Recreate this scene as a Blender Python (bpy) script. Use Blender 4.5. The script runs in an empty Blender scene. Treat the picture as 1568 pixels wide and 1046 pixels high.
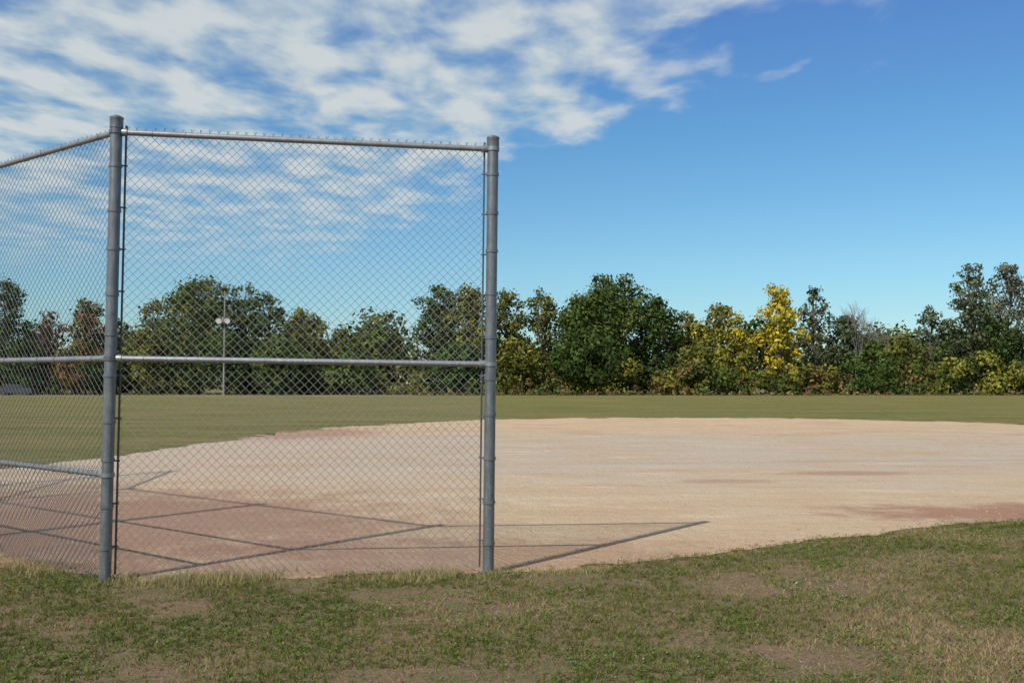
import bpy, bmesh, math, random
import numpy as np
from mathutils import Vector
random.seed(7)
rng = np.random.default_rng(11)
scene = bpy.context.scene
scene.view_settings.view_transform = 'Standard'
scene.view_settings.look = 'None'
scene.view_settings.exposure = 0
COL = scene.collection

# ------------------------------------------------------------------ helpers
def vnoise(x, y, scale, seed=0, octaves=3):
    out = np.zeros_like(x, dtype=float); amp = 1.0; tot = 0
    for o in range(octaves):
        g = np.random.default_rng(seed * 31 + o).random((256, 256))
        u = x * scale * 2 ** o + 91.3; v = y * scale * 2 ** o + 47.1
        iu = np.floor(u).astype(int); iv = np.floor(v).astype(int)
        fu = u - iu; fv = v - iv
        fu = fu * fu * (3 - 2 * fu); fv = fv * fv * (3 - 2 * fv)
        a = g[iu % 256, iv % 256]; b = g[(iu + 1) % 256, iv % 256]
        c = g[iu % 256, (iv + 1) % 256]; d = g[(iu + 1) % 256, (iv + 1) % 256]
        out += amp * ((a * (1 - fu) + b * fu) * (1 - fv) + (c * (1 - fu) + d * fu) * fv)
        tot += amp; amp *= 0.5
    return out / tot

def make_mesh(name, V, F, mats, midx=None, cols=None, smooth=False, parent=None):
    if not isinstance(F, list): F = [F]
    V = np.asarray(V, dtype=np.float32)
    loops = np.concatenate([f.reshape(-1) for f in F]).astype(np.int32)
    tot = np.concatenate([np.full(len(f), f.shape[1]) for f in F]).astype(np.int32)
    start = np.concatenate([[0], np.cumsum(tot)[:-1]]).astype(np.int32)
    me = bpy.data.meshes.new(name)
    me.vertices.add(len(V)); me.vertices.foreach_set('co', V.reshape(-1))
    me.loops.add(len(loops)); me.loops.foreach_set('vertex_index', loops)
    me.polygons.add(len(tot))
    me.polygons.foreach_set('loop_start', start)
    me.polygons.foreach_set('loop_total', tot)
    if midx is not None: me.polygons.foreach_set('material_index', np.asarray(midx, dtype=np.int32))
    me.polygons.foreach_set('use_smooth', np.full(len(tot), smooth, dtype=bool))
    me.update(calc_edges=True); me.validate()
    if cols is not None:
        ca = me.color_attributes.new('Col', 'FLOAT_COLOR', 'POINT')
        c4 = np.ones((len(V), 4), dtype=np.float32); c4[:, :3] = cols
        ca.data.foreach_set('color', c4.reshape(-1))
    for m in mats: me.materials.append(m)
    ob = bpy.data.objects.new(name, me); COL.objects.link(ob)
    if parent: ob.parent = parent
    return ob

def prisms(A, B, ra, rb=None, sides=4, caps=False):
    A = np.atleast_2d(np.asarray(A, float)); B = np.atleast_2d(np.asarray(B, float)); n = len(A)
    ra = np.broadcast_to(np.asarray(ra, float), (n,)); rb = ra if rb is None else np.broadcast_to(np.asarray(rb, float), (n,))
    d = B - A; d /= np.maximum(np.linalg.norm(d, axis=1, keepdims=True), 1e-9)
    up = np.where(np.abs(d[:, 2:3]) > 0.9, np.array([[1., 0, 0]]), np.array([[0, 0, 1.]]))
    s = np.cross(d, up); s /= np.linalg.norm(s, axis=1, keepdims=True); t = np.cross(s, d)
    ang = np.arange(sides) * 2 * math.pi / sides
    ring = s[:, None, :] * np.cos(ang)[None, :, None] + t[:, None, :] * np.sin(ang)[None, :, None]
    V = np.concatenate([A[:, None] + ring * ra[:, None, None], B[:, None] + ring * rb[:, None, None]], axis=1)
    base = (np.arange(n) * 2 * sides)[:, None, None]
    i = np.arange(sides); j = (i + 1) % sides
    f = np.stack([i, j, j + sides, i + sides], axis=1)[None] + base
    Fs = [f.reshape(-1, 4)]
    if caps:
        Fs.append((np.arange(sides)[::-1][None] + base[:, 0]).reshape(-1, sides))
        Fs.append((np.arange(sides)[None] + sides + base[:, 0]).reshape(-1, sides))
    return V.reshape(-1, 3), Fs

class B:
    def __init__(s): s.V = []; s.F = {}; s.n = 0
    def add(s, V, Fs):
        if not isinstance(Fs, list): Fs = [Fs]
        for f in Fs: s.F.setdefault(f.shape[1], []).append(f + s.n)
        s.V.append(V); s.n += len(V)
    def tube(s, a, b, r, rb=None, sides=20, caps=True): s.add(*prisms([a], [b], r, rb, sides, caps))
    def box(s, c, d):
        c = np.array(c, float); d = np.array(d, float) / 2
        v = np.array([[x, y, z] for z in (-1, 1) for y in (-1, 1) for x in (-1, 1)]) * d + c
        s.add(v, np.array([[0, 2, 3, 1], [4, 5, 7, 6], [0, 1, 5, 4], [2, 6, 7, 3], [0, 4, 6, 2], [1, 3, 7, 5]]))
    def lathe(s, base, axis, prof, sides=20):
        base = np.array(base, float); axis = np.array(axis, float); axis /= np.linalg.norm(axis)
        up = np.array([1., 0, 0]) if abs(axis[2]) > .9 else np.array([0, 0, 1.])
        u = np.cross(axis, up); u /= np.linalg.norm(u); v = np.cross(axis, u)
        a = np.arange(sides) * 2 * math.pi / sides
        ring = np.cos(a)[:, None] * u + np.sin(a)[:, None] * v
        V = np.concatenate([base + axis * h + ring * r for r, h in prof])
        i = np.arange(sides); j = (i + 1) % sides
        f = np.concatenate([np.stack([i + k * sides, j + k * sides, j + (k + 1) * sides, i + (k + 1) * sides], 1) for k in range(len(prof) - 1)])
        s.add(V, f)
    def make(s, name, mats, **k):
        return make_mesh(name, np.concatenate(s.V), [np.concatenate(v) for v in s.F.values()], mats, **k)

def new_mat(name):
    m = bpy.data.materials.new(name); m.use_nodes = True
    nt = m.node_tree; bs = nt.nodes['Principled BSDF']
    return m, nt, bs
def N(nt, t, **kw):
    n = nt.nodes.new(t)
    for k, v in kw.items(): setattr(n, k, v)
    return n
def noise(nt, vec, scale, detail=4, rough=.55, dist=0):
    n = N(nt, 'ShaderNodeTexNoise'); n.inputs['Scale'].default_value = scale; n.inputs['Detail'].default_value = detail
    n.inputs['Roughness'].default_value = rough; n.inputs['Distortion'].default_value = dist
    if vec: nt.links.new(vec, n.inputs['Vector'])
    return n.outputs['Fac']
def ramp(nt, fac, stops):
    r = N(nt, 'ShaderNodeValToRGB'); el = r.color_ramp.elements
    while len(el) < len(stops): el.new(.5)
    for e, (p, c) in zip(el, stops):
        e.position = p; e.color = (c, c, c, 1) if isinstance(c, (int, float)) else (*c, 1)
    nt.links.new(fac, r.inputs[0]); return r.outputs[0]
def mix(nt, fac, a, b, mode='MIX'):
    m = N(nt, 'ShaderNodeMixRGB', blend_type=mode)
    for i, v in ((0, fac), (1, a), (2, b)):
        if isinstance(v, (int, float)): m.inputs[i].default_value = v if i == 0 else (v, v, v, 1)
        elif isinstance(v, tuple): m.inputs[i].default_value = (*v, 1)
        else: nt.links.new(v, m.inputs[i])
    return m.outputs[0]
def math_(nt, op, a, b=None, c=None, clamp=False):
    m = N(nt, 'ShaderNodeMath', operation=op, use_clamp=clamp)
    for i, v in enumerate((a, b, c)):
        if v is None: continue
        if isinstance(v, (int, float)): m.inputs[i].default_value = v
        else: nt.links.new(v, m.inputs[i])
    return m.outputs[0]
def smooth(nt, v, lo, hi):
    m = N(nt, 'ShaderNodeMapRange', interpolation_type='SMOOTHSTEP')
    nt.links.new(v, m.inputs[0]); m.inputs[1].default_value = lo; m.inputs[2].default_value = hi
    return m.outputs[0]
def bump(nt, bs, h, strength, dist):
    b = N(nt, 'ShaderNodeBump'); b.inputs['Strength'].default_value = strength; b.inputs['Distance'].default_value = dist
    nt.links.new(h, b.inputs['Height']); nt.links.new(b.outputs[0], bs.inputs['Normal'])
def pos(nt): return N(nt, 'ShaderNodeNewGeometry').outputs['Position']
def mapping(nt, v, sc, loc=(0, 0, 0)):
    m = N(nt, 'ShaderNodeMapping'); m.inputs['Scale'].default_value = sc; m.inputs['Location'].default_value = loc
    nt.links.new(v, m.inputs[0]); return m.outputs[0]

# ------------------------------------------------------------------ materials
def steel(name, lo, hi, metallic=.55, rough=.42):
    m, nt, bs = new_mat(name); p = pos(nt)
    c = mix(nt, noise(nt, p, 14, 4, .6), lo, hi)
    c = mix(nt, ramp(nt, noise(nt, p, 70, 3), [(.5, 0.), (.75, .35)]), c, tuple(x * .55 for x in lo))
    c = mix(nt, ramp(nt, noise(nt, mapping(nt, p, (1, 1, .12)), 45, 4, .7), [(.5, 0.), (.7, .5)]), c, tuple(x * 1.35 for x in hi))
    nt.links.new(c, bs.inputs['Base Color']); bs.inputs['Metallic'].default_value = metallic
    bs.inputs['Roughness'].default_value = rough
    return m
m_post = steel('galvanised_post', (.09, .10, .112), (.22, .238, .255), .5, .40)
m_rail = steel('galvanised_rail', (.17, .18, .195), (.30, .315, .335), .5, .42)
m_wire, nt, bs = new_mat('galvanised_wire'); bs.inputs['Base Color'].default_value = (.18, .19, .205, 1); bs.inputs['Metallic'].default_value = .15; bs.inputs['Roughness'].default_value = .65
m_dark = steel('weathered_steel', (.05, .055, .06), (.10, .11, .12), .3, .6)

def vcol_mat(name, transl=.25):
    m = bpy.data.materials.new(name); m.use_nodes = True; nt = m.node_tree
    nt.nodes.remove(nt.nodes['Principled BSDF']); out = nt.nodes['Material Output']
    a = N(nt, 'ShaderNodeAttribute', attribute_name='Col')
    d = N(nt, 'ShaderNodeBsdfDiffuse'); nt.links.new(a.outputs['Color'], d.inputs[0])
    t = N(nt, 'ShaderNodeBsdfTranslucent'); mx = N(nt, 'ShaderNodeMixShader'); mx.inputs[0].default_value = transl
    nt.links.new(a.outputs['Color'], t.inputs[0]); nt.links.new(d.outputs[0], mx.inputs[1]); nt.links.new(t.outputs[0], mx.inputs[2])
    nt.links.new(mx.outputs[0], out.inputs[0])
    return m
m_leaf = vcol_mat('foliage', .15); m_blade = vcol_mat('grass_blade', .25)
m_bark, nt, bs = new_mat('bark')
nt.links.new(mix(nt, noise(nt, pos(nt), 3, 4), (.06, .05, .04), (.14, .12, .10)), bs.inputs['Base Color']); bs.inputs['Roughness'].default_value = .9
m_paleb, nt, bs = new_mat('pale_bark')
nt.links.new(mix(nt, noise(nt, pos(nt), 3, 4), (.13, .125, .12), (.22, .21, .20)), bs.inputs['Base Color']); bs.inputs['Roughness'].default_value = .9

# grass field sheet
m_grass, nt, bs = new_mat('grass_ground'); p = pos(nt)
sep = N(nt, 'ShaderNodeSeparateXYZ'); nt.links.new(p, sep.inputs[0])
near = mix(nt, ramp(nt, noise(nt, p, 2.2, 6, .75), [(.38, 0.), (.58, 1.)]), (.155, .145, .06), (.30, .185, .125))
near = mix(nt, ramp(nt, noise(nt, p, 28, 5, .8), [(.38, .7), (.55, 0.)]), near, (.06, .05, .026))
near = mix(nt, ramp(nt, noise(nt, p, 75, 3, .8), [(.50, 0.), (.62, .8)]), near, (.40, .29, .20))
near = mix(nt, ramp(nt, noise(nt, p, 48, 3, .8), [(.52, 0.), (.63, .85)]), near, (.11, .15, .038))
ps = mapping(nt, p, (.10, .4, 1))
far = mix(nt, ramp(nt, noise(nt, ps, 1.2, 6, .7), [(.40, 0.), (.60, 1.)]), (.118, .125, .032), (.215, .188, .066))
far = mix(nt, ramp(nt, noise(nt, mapping(nt, p, (.7, 1.2, 1)), 2.6, 7, .85), [(.42, 0.), (.60, .8)]), far, (.078, .082, .024))
far = mix(nt, ramp(nt, noise(nt, mapping(nt, p, (.08, .5, 1)), 1, 6, .75), [(.50, 0.), (.64, .65)]), far, (.26, .18, .09))
far = mix(nt, ramp(nt, noise(nt, mapping(nt, p, (.9, 1.4, 1), (5, 2, 0)), 3.5, 7, .85), [(.52, 0.), (.66, .6)]), far, (.31, .26, .12))
nt.links.new(mix(nt, smooth(nt, sep.outputs[1], 11, 16), near, far), bs.inputs['Base Color'])
bs.inputs['Roughness'].default_value = 1; bs.inputs['Specular IOR Level'].default_value = .1
bump(nt, bs, noise(nt, p, 30, 5, .8), .9, .05)

# infield dirt
m_dirt, nt, bs = new_mat('infield_dirt'); p = pos(nt)
sep = N(nt, 'ShaderNodeSeparateXYZ'); nt.links.new(p, sep.inputs[0])
warp = noise(nt, p, .35, 4, .6)
yy = math_(nt, 'ADD', sep.outputs[1], math_(nt, 'MULTIPLY_ADD', warp, 9, -4.5))
base = ramp(nt, math_(nt, 'DIVIDE', yy, 50), [(.16, (.48, .355, .235)), (.27, (.50, .39, .27)), (.38, (.44, .37, .295)), (.56, (.44, .37, .295)), (.68, (.51, .375, .245)), (.86, (.52, .39, .255))])
patch = ramp(nt, noise(nt, mapping(nt, p, (.22, .5, 1)), 1.3, 6, .68), [(.44, 0.), (.60, 1.)])
base = mix(nt, math_(nt, 'MULTIPLY', patch, .6), base, (.45, .32, .205))
st = ramp(nt, noise(nt, mapping(nt, p, (.22, 1.1, 1)), 1.3, 7, .8), [(.53, 0.), (.63, 1.)])
base = mix(nt, math_(nt, 'MULTIPLY', st, math_(nt, 'MULTIPLY_ADD', smooth(nt, sep.outputs[1], 20, 32), .5, .38)), base, (.355, .215, .125))
lt = ramp(nt, noise(nt, mapping(nt, p, (.3, .9, 1), (7, 3, 0)), 1.6, 7, .75), [(.54, 0.), (.66, .55)])
base = mix(nt, lt, base, (.60, .49, .37))
rn = math_(nt, 'MULTIPLY_ADD', noise(nt, p, 1.3, 7, .8), 2.4, -1.2)
def redmask(cx, cy, sx, sy, k):
    v = mapping(nt, p, (1 / sx, 1 / sy, 0), (-cx / sx, -cy / sy, 0))
    l = N(nt, 'ShaderNodeVectorMath', operation='LENGTH'); nt.links.new(v, l.inputs[0])
    d = math_(nt, 'ADD', l.outputs['Value'], rn)
    return math_(nt, 'SUBTRACT', 1, smooth(nt, d, .45 * k, 1.25 * k))
for cx, cy, sx, sy, amt in ((-5.2, 11.0, 4.6, 4.0, .72), (-.4, 8.9, 2.8, 1.2, .5), (6.3, 11.9, 2.6, 1.0, .85), (3.4, 15.8, 1.0, .4, .4), (5.8, 17.2, 1.3, .5, .55), (-6.5, 31.0, 2.5, 4, .6)):
    base = mix(nt, math_(nt, 'MULTIPLY', redmask(cx, cy, sx, sy, 1), amt), base, (.29, .15, .10))
base = mix(nt, ramp(nt, noise(nt, p, 32, 5, .75), [(.34, .45), (.48, 0.)]), base, (.25, .17, .11))
base = mix(nt, ramp(nt, noise(nt, p, 15, 6, .75), [(.54, 0.), (.72, .4)]), base, (.59, .48, .37))
nt.links.new(base, bs.inputs['Base Color']); bs.inputs['Roughness'].default_value = 1; bs.inputs['Specular IOR Level'].default_value = .1
h = math_(nt, 'ADD', noise(nt, p, 40, 5, .7), math_(nt, 'MULTIPLY', noise(nt, p, 5, 5, .65), 3))
bump(nt, bs, h, .65, .038)
m_clod, nt, bs = new_mat('clod')
nt.links.new(mix(nt, noise(nt, pos(nt), 9, 2), (.30, .17, .11), (.48, .36, .25)), bs.inputs['Base Color']); bs.inputs['Roughness'].default_value = 1

# ------------------------------------------------------------------ ground
S = 1600.
make_mesh('grass_field', [[-S, -200, 0], [S, -200, 0], [S, S * 1.6, 0], [-S, S * 1.6, 0]], np.array([[0, 1, 2, 3]]), [m_grass])
outline = [(5.84, 11.44), (4.74, 10.91), (3.41, 10.14), (2.22, 9.3), (1.24, 8.8), (.53, 8.45), (-.19, 8.22), (-2.0, 8.05), (-3.2, 7.98), (-4.33, 8.6), (-5.6, 9.75), (-8.0, 11.6), (-9.6, 13.2), (-9.9, 15.5),
           (-9.2, 17.9), (-8.5, 20.6), (-8.2, 23.5), (-7.7, 26.7), (-7.2, 31.6), (-5.35, 36.5), (-2.25, 41), (.46, 43.7), (6.3, 44.7), (11.9, 43.9), (16.5, 41), (20.0, 37.4), (24, 32.5), (26.5, 27), (26, 22), (21, 18.5), (14, 15.5), (9, 12.9)]
pts = []
O = np.array(outline)
for i in range(len(O)):
    p0, p1, p2, p3 = O[i - 1], O[i], O[(i + 1) % len(O)], O[(i + 2) % len(O)]
    L = np.linalg.norm(p2 - p1); n = max(4, int(L / .08))
    for k in range(n):
        t = k / n
        pts.append(.5 * ((2 * p1) + (-p0 + p2) * t + (2 * p0 - 5 * p1 + 4 * p2 - p3) * t * t + (-p0 + 3 * p1 - 3 * p2 + p3) * t ** 3))
poly_s = np.array(pts)
far_k = np.clip((poly_s[:, 1] - 12) / 20, 0, 1)
poly = poly_s.copy()
nn = vnoise(poly_s[:, 0], poly_s[:, 1], 1.9, 5, 5) - .5; n2 = vnoise(poly_s[:, 0], poly_s[:, 1], 1.9, 9, 5) - .5
poly[:, 0] += n2 * (.35 + 1.2 * far_k); poly[:, 1] += nn * (.5 + 2.0 * far_k)
def inside(x, y, P):
    c = np.zeros(len(x), bool); x1, y1 = P[:, 0], P[:, 1]; x2, y2 = np.roll(x1, -1), np.roll(y1, -1)
    for a, b, cc, d in zip(x1, y1, x2, y2):
        if b == d: continue
        m = ((b > y) != (d > y)) & (x < (cc - a) * (y - b) / (d - b) + a)
        c ^= m
    return c
Vd = np.column_stack([poly, np.full(len(poly), .004)])
me = bpy.data.meshes.new('infield_dirt')
bm = bmesh.new(); f = bm.faces.new([bm.verts.new(v) for v in Vd])
f.normal_update()
if f.normal.z < 0: f.normal_flip()
bmesh.ops.triangulate(bm, faces=bm.faces[:]); bm.to_mesh(me); bm.free(); me.materials.append(m_dirt)
COL.objects.link(bpy.data.objects.new('infield_dirt', me))

# clods
n = 12000
cx = rng.uniform(-9, 9, n); cy = 8 + rng.random(n) ** 1.8 * 14
ok = inside(cx, cy, poly[::4]) & (vnoise(cx, cy, .8, 3) > .44)
cx, cy = cx[ok], cy[ok]; n = len(cx)
oct_ = np.array([[1, 0, 0], [0, 1, 0], [-1, 0, 0], [0, -1, 0], [0, 0, .8], [0, 0, -.4]], float)
of = np.array([[0, 1, 4], [1, 2, 4], [2, 3, 4], [3, 0, 4], [1, 0, 5], [2, 1, 5], [3, 2, 5], [0, 3, 5]])
sz = (.003 + .014 * rng.random(n) ** 4)[:, None, None]
V = (oct_[None] * rng.uniform(.6, 1.3, (n, 6, 3))) * sz + np.column_stack([cx, cy, np.full(n, .007)])[:, None]
make_mesh('dirt_clods', V.reshape(-1, 3), (of[None] + (np.arange(n) * 6)[:, None, None]).reshape(-1, 3), [m_clod])

# ------------------------------------------------------------------ grass blades
def blades(cx, cy, h, w, lean, col):
    n = len(cx); a = rng.uniform(0, 2 * math.pi, n); la = rng.uniform(0, 2 * math.pi, n)
    dx = np.cos(a) * w / 2; dy = np.sin(a) * w / 2; l = h * lean * rng.random(n)
    z0 = np.zeros(n)
    P = np.stack([np.column_stack([cx - dx, cy - dy, z0]), np.column_stack([cx + dx, cy + dy, z0]),
                  np.column_stack([cx + np.cos(la) * l, cy + np.sin(la) * l, h])], 1)
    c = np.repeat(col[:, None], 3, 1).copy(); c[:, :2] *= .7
    return P.reshape(-1, 3), c.reshape(-1, 3)
def near_field(n):
    x = rng.uniform(-8.5, 9.5, n); y = 4.3 + rng.random(n) ** 1.15 * 9.5
    m = (np.abs(x) < y * .75 + 1.0); x, y = x[m], y[m]
    jt = .05 + .18 * rng.random(len(x)) ** 4
    m = ~inside(x + rng.normal(0, 1, len(x)) * jt, y + rng.normal(0, 1, len(x)) * jt, poly[::3]) & ~((y > 11.8) & (x < 0))
    return x[m], y[m]
def bare(x, y):
    b = vnoise(x, y, 1.6, 21, 6)
    b = b + .30 * np.exp(-(((x + .3) / 1.0) ** 2 + ((y - 5.25) / .36) ** 2)) + .2 * np.exp(-(((x - 2.5) / .7) ** 2 + ((y - 7.6) / .38) ** 2)) + .12 * np.exp(-(((x - 1.9) / .8) ** 2 + ((y - 5.9) / .25) ** 2)) + .12 * np.exp(-(((x + 3.6) / .9) ** 2 + ((y - 7.1) / .3) ** 2))
    return np.clip((b - .56) / .15, 0, 1)
tx, ty = near_field(135000)
br = bare(tx, ty); keep = rng.random(len(tx)) > br * .8
tx, ty, br = tx[keep], ty[keep], br[keep]
K = 5
bx = np.repeat(tx, K) + rng.normal(0, .012, len(tx) * K); by = np.repeat(ty, K) + rng.normal(0, .012, len(tx) * K)
g = vnoise(bx, by, 1.0, 33, 6); dry = np.repeat(rng.random(len(tx)), K) * .55 + rng.random(len(bx)) * .45
dry = np.clip(dry + np.repeat(br, K) * .35 + (g - .5) * 1.8 - .02, 0, 1)
ca, cb, cc_ = np.array([.075, .125, .024]), np.array([.17, .177, .05]), np.array([.41, .30, .175])
t = dry[:, None]
col = np.where(t < .55, ca + (cb - ca) * (t / .55), cb + (cc_ - cb) * (np.maximum(t - .55, 0) / .45) ** 1.15) * rng.uniform(.7, 1.3, (len(bx), 1))
hh = rng.uniform(.012, .038, len(bx)) * (1 - .35 * np.repeat(br, K))
P1, C1 = blades(bx, by, hh, np.full(len(bx), .006), 1.6, col)
segs = [((-.1, 8.12), (-3.25, 7.88), 1.0, 3600), ((-3.25, 7.88), (-8, 11.55), .9, 3600), ((.8, 8.4), (-.2, 8.1), .5, 600), ((5.8, 11.3), (.6, 8.35), .35, 3000)]
ex, ey, eh = [], [], []
for a, b, k, cnt in segs:
    t = rng.random(cnt); x = a[0] + (b[0] - a[0]) * t; y = a[1] + (b[1] - a[1]) * t
    cl = vnoise(x, y, 3, 8, 2); kk = rng.random(cnt) < np.clip((cl - .35) * 3.5, .06, 1)
    off = rng.normal(0, .13 if k >= .9 else .05, cnt); x, y = x + off * .5, y + off - .07
    ex.append(x[kk]); ey.append(y[kk]); eh.append((rng.uniform(.02, .085, cnt) * k * (.5 + cl))[kk])
ex, ey, eh = map(np.concatenate, (ex, ey, eh)); ex = np.repeat(ex, 4) + rng.normal(0, .016, len(ex) * 4); ey = np.repeat(ey, 4) + rng.normal(0, .016, len(ey) * 4); eh = np.repeat(eh, 4) * rng.uniform(.4, 1.1, len(ex))
t = rng.random((len(ex), 1)); col = (np.array([.20, .20, .06]) * (1 - t) + np.array([.50, .41, .23]) * t) * rng.uniform(.8, 1.2, (len(ex), 1))
P2, C2 = blades(ex, ey, eh, np.full(len(ex), .0055), 1.1, col)
P = np.concatenate([P1, P2]); C = np.concatenate([C1, C2])
make_mesh('grass_blades', P, np.arange(len(P)).reshape(-1, 3), [m_blade], cols=C)
tx, ty = near_field(48000); cl = vnoise(tx, ty, 1.8, 44, 5); k = (rng.random(len(tx)) < np.clip((cl - .47) * 7, .08, 1)) & (bare(tx, ty) < .8)
tx, ty = tx[k], ty[k]; K = 7
x = np.repeat(tx, K) + rng.normal(0, .018, len(tx) * K); y = np.repeat(ty, K) + rng.normal(0, .018, len(tx) * K); n = len(x)
z = rng.uniform(.012, .038, n); s = rng.uniform(.004, .010, n)
u = rng.normal(0, 1, (n, 3)); u[:, 2] *= .45; u /= np.linalg.norm(u, axis=1, keepdims=True)
w = np.cross(u, rng.normal(0, .35, (n, 3)) + [0, 0, 1]); w /= np.linalg.norm(w, axis=1, keepdims=True)
c = np.column_stack([x, y, z]); q = np.stack([c - u * s[:, None], c - w * s[:, None] * .8, c + u * s[:, None], c + w * s[:, None] * .8], 1)
cc = np.array([.085, .14, .032]) * rng.uniform(.7, 1.7, (n, 1)) * np.column_stack([rng.uniform(.8, 1.5, n), np.ones(n), np.ones(n)])
fl = rng.random(n) < .003; cc[fl] = (.55, .52, .45)
make_mesh('clover_patch', q.reshape(-1, 3), np.arange(n * 4).reshape(-1, 4), [m_blade], cols=np.repeat(cc, 4, 0))

# ------------------------------------------------------------------ backstop fence
fence = bpy.data.objects.new('chain_link_backstop', None); COL.objects.link(fence)
PA0, PA1 = (-3.19, 7.87, -.05), (-3.157, 7.87, 3.68)
PB0, PB1 = (-.195, 8.2, -.05), (-.157, 8.2, 3.60)
PC0, PC1 = (-5.57, 9.78, -.05), (-5.57, 9.78, 3.68)
PD0, PD1 = (-7.95, 11.69, -.05), (-7.95, 11.69, 3.68)
PE0, PE1 = (-8.27, 14.7, -.05), (-8.27, 14.7, 3.62)
posts = [('post_1', PA0, PA1), ('post_2', PB0, PB1), ('post_3', PC0, PC1), ('post_4', PD0, PD1), ('post_5', PE0, PE1)]
R = .046
for nm, a, b in posts:
    bb = B(); a = np.array(a); b = np.array(b); ax = (b - a) / np.linalg.norm(b - a); L = np.linalg.norm(b - a)
    prof = [(R, 0), (R, L - .10), (R + .006, L - .098), (R + .006, L - .028), (R + .009, L - .022), (R + .008, L - .012), (R * .8, L - .002), (R * .45, L + .006), (.001, L + .009)]
    bb.lathe(a, ax, prof, 28)
    z = .32
    while z < L - .25:
        zz = z + random.uniform(-.03, .03)
        bb.lathe(a + ax * zz, ax, [(R, -.013), (R + .006, -.013), (R + .006, .013), (R, .013)], 28)
        z += .335
    ob = bb.make(nm, [m_post], smooth=True, parent=fence)
    mm = ob.modifiers.new('es', 'EDGE_SPLIT'); mm.split_angle = math.radians(40)

def chain(a0, a1, b0, b1, zt0, zt1, zb=.03, seed=1, name='mesh', off=0., top=True, inset=.075, r=.0020, w=.071):
    A = np.array(a0[:2]); Bv = np.array(b0[:2]); A1 = np.array(a1[:2]); B1 = np.array(b1[:2])
    L = np.linalg.norm(Bv - A); nrm = np.array([-(Bv - A)[1], (Bv - A)[0]]) / L
    nc = int((L - 2 * inset) / (w / 2)); nr = int((min(zt0, zt1) + .05 - zb) / (w / 2))
    def P(s, hrow, o):
        f = (inset + s * (L - 2 * inset) / (nc * w / 2)) / L
        hf = hrow / nr; ztop = zt0 + (zt1 - zt0) * f + .03
        z = zb + (ztop - zb) * hf
        base = (A + (A1 - A) * (z / 3.6)[:, None]) * (1 - f)[:, None] + (Bv + (B1 - Bv) * (z / 3.6)[:, None]) * f[:, None]
        sag = .012 * np.sin(f * 9 + hf * 7 + seed) * np.sin(hf * 11 + seed * 2)
        xy = base + nrm[None] * (o + off + sag)[:, None]
        return np.column_stack([xy, z])
    k, j = np.meshgrid(np.arange(nc), np.arange(nr), indexing='ij'); k = k.ravel(); j = j.ravel()
    even = (k + j) % 2 == 0
    s0 = np.where(even, k, k + 1) * w / 2; s1 = np.where(even, k + 1, k) * w / 2
    o = np.where(even, .003, -.003)
    jit = vnoise(s0 * 3., j * .5, .6, seed, 2) * .004
    dz = (vnoise(s0 * 2., j * .1, .9, seed + 3, 2) - .5) * .35
    Aa = P(s0, j + dz, o + jit); Bb = P(s1, j + 1. + dz, o + jit)
    V, F = prisms(Aa, Bb, r, sides=3)
    b = B(); b.add(V, F)
    if top:
        kk = np.arange(nc + 1); kk = kk[(kk + nr) % 2 == 0].astype(float)
        for sgn in (-1, 1):
            s = kk * w / 2; s2 = s + sgn * .010 + rng.normal(0, .003, len(s)) + .006
            a = P(s, np.full(len(s), float(nr)), np.zeros(len(s))); c = P(s2, np.full(len(s), nr + .7), rng.normal(0, .004, len(s)))
            b.add(*prisms(a, c, r * 1.2, sides=4))
    b.make(name, [m_wire], parent=fence)
    bb = B()
    for f, pa, pb, zt in ((inset - .006, a0, a1, zt0), (L - inset + .006, b0, b1, zt1)):
        def Q(z):
            ff = f / L; q = (A + (A1 - A) * z / 3.6) * (1 - ff) + (Bv + (B1 - Bv) * z / 3.6) * ff
            return np.array([*(q + nrm * off), z])
        if top: bb.tube(Q(zb + .02), Q(zt + .06), .0085, sides=6)
        z = .27
        pc = np.array([*pa[:2], 0.]); pd = np.array([*pb[:2], 3.6])
        while z < zt and top:
            q = Q(z); c = pc + (pd - pc) * z / 3.6; d = q - c; ln = np.linalg.norm(d[:2]); d /= ln
            bb.tube(c + d * (R - .004), c + d * (ln + .016), .0075, sides=6)
            z += .335
    if top: bb.make(name + '_tension_bar', [m_dark], parent=fence)

def rail(name, a0, a1, b0, b1, z0, z1, r=.0235):
    a = np.array([*(np.array(a0[:2]) + (np.array(a1[:2]) - np.array(a0[:2])) * z0 / 3.6), z0]); b_ = np.array([*(np.array(b0[:2]) + (np.array(b1[:2]) - np.array(b0[:2])) * z1 / 3.6), z1])
    d = (b_ - a); L = np.linalg.norm(d); d /= L
    bb = B(); bb.lathe(a, d, [(r, R * .6), (r, L - R * .6)], 16)
    for e, s in ((a, 1), (b_, -1)):
        bb.lathe(e, d * s, [(r + .002, R * .7), (r + .008, R + .004), (r + .008, R + .04), (r, R + .045)], 16)
        bb.lathe(np.array([e[0], e[1], e[2] - .016]), (0, 0, 1), [(R, 0), (R + .008, 0), (R + .008, .032), (R, .032)], 24)
    s = .25
    while s < L - .15:
        c = a + d * (s + random.uniform(-.03, .03)); bb.lathe(c, d, [(r, -.003), (r + .004, -.003), (r + .004, .003), (r, .003)], 10); s += .31
    ob = bb.make(name, [m_rail], smooth=True, parent=fence)
    mm = ob.modifiers.new('es', 'EDGE_SPLIT'); mm.split_angle = math.radians(40)
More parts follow.
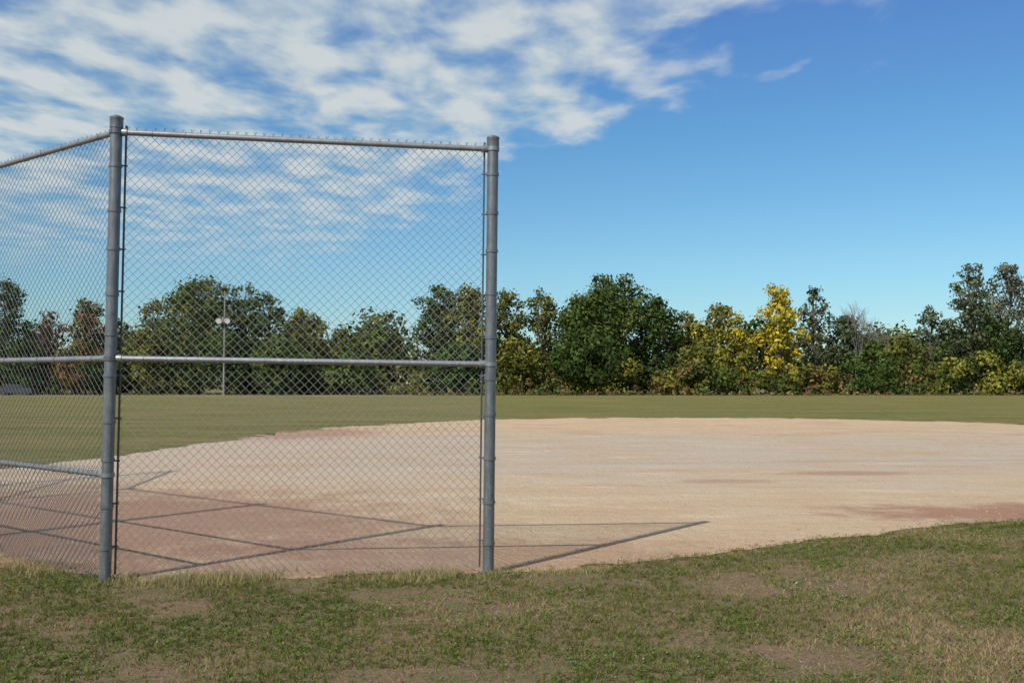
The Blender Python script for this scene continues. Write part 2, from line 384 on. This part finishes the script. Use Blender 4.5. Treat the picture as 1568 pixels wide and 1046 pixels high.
panels = [((PA0, PA1), (PB0, PB1), 3.55, 3.49, 1.746, 1.706, False), ((PA0, PA1), (PC0, PC1), 3.55, 3.55, 1.746, 1.76, True),
          ((PC0, PC1), (PD0, PD1), 3.55, 3.55, 1.76, 1.76, True), ((PD0, PD1), (PE0, PE1), 3.55, 3.5, 1.76, 1.75, True)]
for i, ((a0, a1), (b0, b1), t0, t1, m0, m1, low) in enumerate(panels):
    i += 1
    rail(f'top_rail_{i}', a0, a1, b0, b1, t0, t1); rail(f'middle_rail_{i}', a0, a1, b0, b1, m0, m1)
    chain(a0, a1, b0, b1, t0, t1, seed=i, name=f'chain_link_{i}', off=.027 * (1 if i == 1 else -1))
    if low:
        rail(f'bottom_rail_{i}', a0, a1, b0, b1, .83, .845)
        chain(a0, a1, b0, b1, .86, .86, seed=i + 5, name=f'kick_mesh_{i}', off=.033, top=False)

# ------------------------------------------------------------------ trees
def leaf_cards(c, nrm, size, col, aspect=.65):
    n = len(c); v = rng.normal(0, 1, (n, 3)); u = np.cross(nrm, v); u /= np.maximum(np.linalg.norm(u, axis=1, keepdims=True), 1e-6); w = np.cross(nrm, u)
    s = size[:, None]
    q = np.stack([c - u * s, c - w * s * aspect * rng.uniform(.6, 1.2, (n, 1)), c + u * s * rng.uniform(.6, 1.1, (n, 1)), c + w * s * aspect], 1)
    return q.reshape(-1, 3), np.repeat(col, 4, 0)
def lobe_leaves(centers, radii, cols, per_m2, size, squash=.8):
    Cs, Ns, Cc, Ss = [], [], [], []
    for c, r, col in zip(centers, radii, cols):
        n = max(12, int(per_m2 * 4 * math.pi * r * r))
        d = rng.normal(0, 1, (n, 3)); d /= np.linalg.norm(d, axis=1, keepdims=True)
        lump = 1 + .2 * np.sin(d[:, 0] * 5 + c[0]) * np.sin(d[:, 1] * 6 + c[1]) + .16 * np.sin(d[:, 2] * 7 + c[2])
        rad = r * lump * (1 - .6 * rng.random(n) ** 1.6)
        out = rng.random(n) < .10; rad[out] *= rng.uniform(1.05, 1.3, out.sum())
        P = c + d * rad[:, None] * [1, 1, squash]
        nn = d + rng.normal(0, .42, (n, 3)); nn /= np.linalg.norm(nn, axis=1, keepdims=True)
        Cs.append(P); Ns.append(nn)
        Cc.append(np.asarray(col)[None] * rng.uniform(.6, 1.4, (n, 1)) * np.column_stack([rng.uniform(.85, 1.2, n), np.ones(n), np.ones(n)])); Ss.append(size * rng.uniform(.5, 1.2, n))
    return map(np.concatenate, (Cs, Ns, Ss, Cc))
def tree(name, x, y, h, w, col, dens=1.0, trunk=.05, peak=.5, lobes=42, size=.30, col2=None, mixp=.0, lr=.19, low=.8):
    cb = h * trunk; ch = h - cb
    cen, rad, cols = [], [], []
    skx = random.uniform(-.08, .08) * w
    for i in range(lobes):
        t = min(1, max(0, ((i + .5) / lobes) ** .76 + random.uniform(-.04, .04)))
        env = max(0, 1 - ((t - peak) / (1 - peak)) ** 2.8) ** .5 if t > peak else low + (1 - low) * (t / peak)
        env = max(env, .5)
        r = w * lr * random.uniform(.6, 1.25) * (.6 + .4 * env)
        a = i * 2.4 + random.uniform(-.5, .5); rr = max(0, w / 2 * env - r * .75) * math.sqrt(random.uniform(.05, 1.15))
        z = cb + r * .6 + (ch - r * 1.35) * t * (1 - .12 * (rr / (w / 2)) ** 2 * t)
        cen.append(np.array([x + skx * t + math.cos(a) * rr, y + math.sin(a) * rr, z])); rad.append(r)
        base = np.array(col2 if (col2 and random.random() < mixp) else col)
        cols.append(base * random.uniform(.68, 1.32))
    P, nn, ss, cc = lobe_leaves(cen, rad, cols, 3.8 * dens, size)
    k = P[:, 2] > .1; q, qc = leaf_cards(P[k], nn[k], ss[k], cc[k])
    A = []; E = []; ra = []; rb = []
    tr = .018 * h + .08
    zs = [0, h * .25, h * .5, h * .75]; pts_ = [np.array([x + random.uniform(-.02, .02) * z * 2, y, z]) for z in zs]
    for i in range(3): A.append(pts_[i]); E.append(pts_[i + 1]); ra.append(tr * (1 - .27 * i)); rb.append(tr * (1 - .27 * (i + 1)))
    for c, r in zip(cen, rad):
        z0 = min(h * .7, max(h * .1, c[2] - h * .22)); f = z0 / (h * .25); i = min(2, int(f)); s = pts_[i] + (pts_[i + 1] - pts_[i]) * (f - i)
        mid = (s + c) / 2 + np.array([0, 0, -.03 * h]); k_ = tr * .3
        A += [s, mid]; E += [mid, c]; ra += [k_, k_ * .65]; rb += [k_ * .65, k_ * .3]
        for _ in range(2):
            d = rng.normal(0, 1, 3); d[2] = abs(d[2]); d /= np.linalg.norm(d); A.append(c); E.append(c + d * r * .9); ra.append(k_ * .3); rb.append(.015)
    Vt, Ft = prisms(np.array(A), np.array(E), np.array(ra), np.array(rb), sides=5)
    nq = len(q) // 4
    V = np.concatenate([q, Vt]); F = np.concatenate([np.arange(nq * 4).reshape(-1, 4), Ft[0] + nq * 4])
    mi = np.concatenate([np.zeros(nq, int), np.ones(len(Ft[0]), int)])
    return make_mesh(name, V, F, [m_leaf, m_bark], midx=mi, cols=np.concatenate([qc, np.full((len(Vt), 3), .1)]))
D = 140.
G = (.072, .104, .027); GD = (.048, .077, .021); GO = (.108, .118, .029); GY = (.165, .165, .031); Y = (.42, .34, .034); BR = (.15, .09, .037); GB = (.078, .10, .050)
def T(px, top, wpx, col, d=D, name='deciduous_tree', **k):
    sc = d / 1524.
    tree(name, (px - 784) * sc, d, (587 - top) * sc + 1.55, wpx * sc, col, **k)
T(-120, 430, 130, G); T(-50, 445, 100, GO)
T(8, 424, 88, GD, d=134); T(75, 472, 66, BR, dens=.6, d=146, low=.9); T(130, 455, 80, BR, col2=GO, mixp=.6, d=139); T(182, 486, 64, GO, low=.9, dens=.8)
T(240, 452, 70, GO, d=144, lobes=32); T(303, 420, 150, G, lobes=64, col2=GO, mixp=.35, lr=.15, low=.85); T(368, 432, 80, G, d=143, lobes=32)
T(412, 445, 94, GD); T(462, 471, 98, GO, d=137, low=.85); T(520, 500, 70, GO, d=148, low=.9); T(577, 488, 98, GO, col2=G, mixp=.5, low=.85); T(222, 505, 90, GO, d=133, lobes=26, low=.95)
T(345, 505, 110, GD, d=132, low=.9); T(430, 510, 100, G, d=131, low=.9); T(120, 520, 90, GO, d=133, col2=BR, mixp=.4, low=.95); T(535, 535, 90, G, d=133, low=.95); T(40, 515, 90, GD, d=133, low=.95); T(160, 540, 80, GD, d=132, low=.95)
T(675, 432, 100, G, lobes=46, lr=.17, low=.88, col2=GD, mixp=.4); T(725, 430, 92, GO, col2=GY, mixp=.45, d=137, low=.88); T(778, 442, 78, GO, d=143, low=.9)
T(832, 440, 80, GO, d=145, dens=.9, lr=.165, low=.85); T(795, 515, 85, GO, col2=GY, mixp=.3, d=134, low=.95); T(700, 520, 90, GD, d=133, low=.95)
T(888, 446, 104, G, d=138, low=.92); T(940, 418, 155, G, lobes=76, lr=.15, low=.92, col2=GD, mixp=.35); T(1010, 452, 88, GD, d=138, low=.92); T(900, 500, 130, GD, d=133, low=.95)
T(1055, 474, 70, GY, d=142, low=.9); T(1100, 461, 94, GY, col2=Y, mixp=.12, dens=.9, lr=.17, low=.88); T(1133, 500, 66, GY, col2=Y, mixp=.4, d=137, dens=.85, low=.9); T(1072, 520, 90, GO, d=133, col2=GY, mixp=.4, low=.95)
T(1197, 433, 86, Y, d=135, name='yellow_autumn_tree', col2=(.29, .27, .036), mixp=.4, lobes=52, lr=.165, peak=.5, low=.88)
T(1248, 436, 62, GB, d=143, dens=.95, lr=.19, low=.88, lobes=34); T(1295, 480, 80, GB, d=146, low=.9)
T(1425, 463, 68, GB, d=143, dens=.9, lr=.18, lobes=34); T(1486, 402, 86, GB, d=136, lobes=48, lr=.18, low=.9); T(1548, 398, 104, (.125, .14, .095), d=146, dens=.9, lobes=56, lr=.15, low=.88); T(1525, 485, 95, GD, d=134, low=.95)
T(1465, 500, 70, G, d=139, low=.95); T(1385, 515, 70, GO, d=140, low=.95); T(1335, 520, 70, G, d=142, low=.95)
T(1630, 430, 110, G, d=138); T(1720, 440, 120, GO)

def bare_tree(x, y, h, w, mat):
    A, E, ra, rb = [], [], [], []
    def grow(p, d, L, r, lv):
        q = p + d * L; A.append(p); E.append(q); ra.append(r); rb.append(r * .62)
        if lv == 0: return
        for _ in range(3 if lv > 1 else 4):
            dd = d + rng.normal(0, .36, 3) * [w / h * 1.6, w / h * 1.6, .4]; dd[2] = abs(dd[2]) + .22; dd /= np.linalg.norm(dd)
            grow(p + d * L * random.uniform(.55, 1), dd, L * random.uniform(.6, .85), r * .58, lv - 1)
    grow(np.array([x, y, 0.]), np.array([0, 0, 1.]), h * .34, .13, 5)
    V, F = prisms(np.array(A), np.array(E), np.maximum(ra, .012), np.maximum(rb, .009), sides=3)
    V[:, 2] *= h / V[:, 2].max()
    make_mesh('bare_tree', V, F, [mat])
bare_tree(49, 142, 13.4, 7, m_paleb); bare_tree(52.8, 143, 12.6, 6.5, m_paleb); bare_tree(-64.5, 137, 11, 5, m_bark)

def row(name, x0, x1, y0, dy, hfun, cols, step, size, dens):
    cen, rad, cc = [], [], []
    x = x0
    while x < x1:
        h = hfun(x) * random.uniform(.6, 1.2); c = np.array(random.choice(cols)) * random.uniform(.75, 1.25)
        yb = y0 + random.uniform(-dy, dy)
        for k in range(4):
            r = h * random.uniform(.2, .36); cen.append(np.array([x + random.uniform(-.6, .6) * h, yb + random.uniform(-1, 1), max(r * .5, h * (.1 + .2 * k) + random.uniform(-.1, .1) * h)])); rad.append(r); cc.append(c * random.uniform(.85, 1.15))
        x += step * random.uniform(.6, 1.4)
    P, nn, ss, c = lobe_leaves(cen, rad, cc, dens, size)
    k = P[:, 2] > 0; q, qc = leaf_cards(P[k], nn[k], ss[k], c[k])
    make_mesh(name, q, np.arange(len(q)).reshape(-1, 4), [m_leaf], cols=qc)
row('shrub_row', -100, -16, 134, 2, lambda x: 3.4, [GD, G, GO, GD], 2.4, .28, 4.5)
row('shrub_row', -15, 100, 131, 2.5, lambda x: 4.6 if x < 45 else 5.6, [G, G, GO, GD, GD, GY, (.13, .105, .04), (.12, .12, .045)], 2.0, .28, 4.5)
row('distant_tree_row', -130, 130, 158, 5, lambda x: 9.8 + 1.5 * math.sin(x * .21), [GD, G, GO], 2.3, .5, 2.3)
row('tall_weeds', -12, 100, 126.5, .8, lambda x: .75, [(.22, .17, .08), (.15, .14, .05), (.16, .11, .06), (.10, .11, .03)], 1.0, .14, 10)

# ------------------------------------------------------------------ small far objects
m_conc, nt, bs = new_mat('pale_gravel'); nt.links.new(mix(nt, noise(nt, pos(nt), 2, 4), (.26, .25, .23), (.38, .37, .35)), bs.inputs['Base Color']); bs.inputs['Roughness'].default_value = .9
make_mesh('gravel_road', [[-160, 124, .004], [-13, 124, .004], [-13, 126.5, .004], [-160, 126.5, .004]], np.array([[0, 1, 2, 3]]), [m_conc])
m_wood, nt, bs = new_mat('grey_wood'); nt.links.new(mix(nt, noise(nt, pos(nt), 3, 4), (.17, .155, .14), (.27, .25, .22)), bs.inputs['Base Color'])
m_white, nt, bs = new_mat('lamp_white'); bs.inputs['Base Color'].default_value = (.7, .71, .73, 1)
m_glass, nt, bs = new_mat('window_glass'); bs.inputs['Base Color'].default_value = (.03, .04, .05, 1); bs.inputs['Roughness'].default_value = .1
pole = bpy.data.objects.new('flood_light_pole', None); COL.objects.link(pole)
px_, py_ = -37.2, 128.6
b = B(); b.tube((px_, py_, 0), (px_, py_, 13.5), .14, .08, 10); b.make('pole', [m_wood], parent=pole)
b = B(); b.box((px_, py_ - .2, 9.4), (1.5, .1, .1)); b.tube((px_ - .1, py_ - .25, 9.3), (px_ - .1, py_ - .25, 10.1), .17, sides=10); b.make('crossarm', [m_wood], parent=pole)
b = B()
for dx in (-.55, .55): b.tube((px_ + dx, py_ - .3, 9.75), (px_ + dx, py_ - .75, 9.55), .16, .40, 12)
b.make('flood_lamps', [m_white], parent=pole)

car = bpy.data.objects.new('parked_car', None); COL.objects.link(car)
m_paint, nt, bs = new_mat('car_paint'); bs.inputs['Base Color'].default_value = (.05, .055, .065, 1); bs.inputs['Metallic'].default_value = .3; bs.inputs['Roughness'].default_value = .35
m_tyre, nt, bs = new_mat('tyre'); bs.inputs['Base Color'].default_value = (.02, .02, .02, 1)
kx, ky = -63.2, 127.3
def extr(prof, y0, y1, nm, mat):
    n = len(prof); V = [[kx + x, ky + y0, z] for x, z in prof] + [[kx + x, ky + y1, z] for x, z in prof]
    i = np.arange(n); F = [np.stack([i, (i + 1) % n, (i + 1) % n + n, i + n], 1), np.stack([i[::-1], i + n])]
    make_mesh(nm, V, F, [mat], parent=car)
extr([(-2.2, .3), (2.2, .3), (2.25, .65), (2.15, .85), (1.2, .95), (.6, 1.42), (-.9, 1.45), (-1.6, .98), (-2.15, .92), (-2.25, .6)], -.85, .85, 'body', m_paint)
extr([(1.05, .97), (.55, 1.36), (-.85, 1.38), (-1.4, 1.0)], -.87, .87, 'side_windows', m_glass)
b = B()
for wx in (-1.35, 1.4):
    for wy in (-.9, .7): b.tube((kx + wx, ky + wy, .32), (kx + wx, ky + wy + .2, .32), .32, sides=20)
b.make('wheels', [m_tyre], parent=car)

# ------------------------------------------------------------------ sun, sky
sdir = Vector((-2.35, -3.05, 3.62)).normalized()
sun = bpy.data.lights.new('sun', 'SUN'); sun.energy = 5.0; sun.angle = math.radians(.42); sun.color = (1, .94, .84)
so = bpy.data.objects.new('sun', sun); COL.objects.link(so); so.rotation_euler = (-sdir).to_track_quat('-Z', 'Y').to_euler()
world = bpy.data.worlds.new('World'); scene.world = world; world.use_nodes = True
nt = world.node_tree; bg = nt.nodes['Background']; bg.inputs[1].default_value = .095
sky = N(nt, 'ShaderNodeTexSky', sky_type='NISHITA'); sky.sun_disc = False; sky.sun_elevation = math.asin(sdir.z); sky.sun_rotation = math.atan2(sdir.x, sdir.y) % (2 * math.pi)
sky.air_density = 1.0; sky.dust_density = .3; sky.ozone_density = 2.5
tc = N(nt, 'ShaderNodeTexCoord'); sp = N(nt, 'ShaderNodeSeparateXYZ'); nt.links.new(tc.outputs['Generated'], sp.inputs[0])
tint = ramp(nt, sp.outputs[2], [(0., (.78, .97, 1.06)), (.12, (.75, 1.07, 1.16)), (.25, (.64, 1.05, 1.25)), (.42, (.68, .93, 1.45))])
skyc = mix(nt, 1., sky.outputs[0], tint, 'MULTIPLY')
zc = math_(nt, 'MAXIMUM', sp.outputs[2], .03)
cpx = math_(nt, 'DIVIDE', sp.outputs[0], zc); cpy = math_(nt, 'DIVIDE', sp.outputs[1], zc)
cv = N(nt, 'ShaderNodeCombineXYZ'); nt.links.new(cpx, cv.inputs[0]); nt.links.new(cpy, cv.inputs[1])
big = noise(nt, mapping(nt, cv.outputs[0], (1.1, .7, 1), (3.1, 1.7, 0)), 1.3, 3, .5)
sm = noise(nt, mapping(nt, cv.outputs[0], (1, .62, 1), (.3, .9, 0)), 4.4, 5, .5, .15)
edge = math_(nt, 'SUBTRACT', math_(nt, 'MULTIPLY_ADD', cpy, -.40, 2.3), cpx)
edge = math_(nt, 'ADD', edge, math_(nt, 'MULTIPLY_ADD', big, .9, -.45))
em = smooth(nt, edge, -.15, .9)
cov = math_(nt, 'ADD', math_(nt, 'MULTIPLY', sm, .85), math_(nt, 'MULTIPLY', big, .2))
cov = math_(nt, 'ADD', cov, math_(nt, 'MULTIPLY_ADD', em, .42, -.30))
cl = smooth(nt, cov, .42, .76)
fade = math_(nt, 'SUBTRACT', 1, smooth(nt, cpy, 3.4, 10))
cl = math_(nt, 'MULTIPLY', cl, math_(nt, 'MULTIPLY', fade, .88))
ccol = mix(nt, ramp(nt, sm, [(.38, 0.), (.62, 1.)]), (4.6, 6.0, 6.5), (7.0, 7.4, 7.3))
nt.links.new(mix(nt, cl, skyc, ccol), bg.inputs[0])

# ------------------------------------------------------------------ camera
cam = bpy.data.cameras.new('camera'); cam.sensor_width = 36; cam.lens = 35; cam.clip_end = 5000
co = bpy.data.objects.new('camera', cam); COL.objects.link(co); co.location = (0, 0, 1.55); co.rotation_euler = (math.radians(92.4), 0, 0)
scene.camera = co
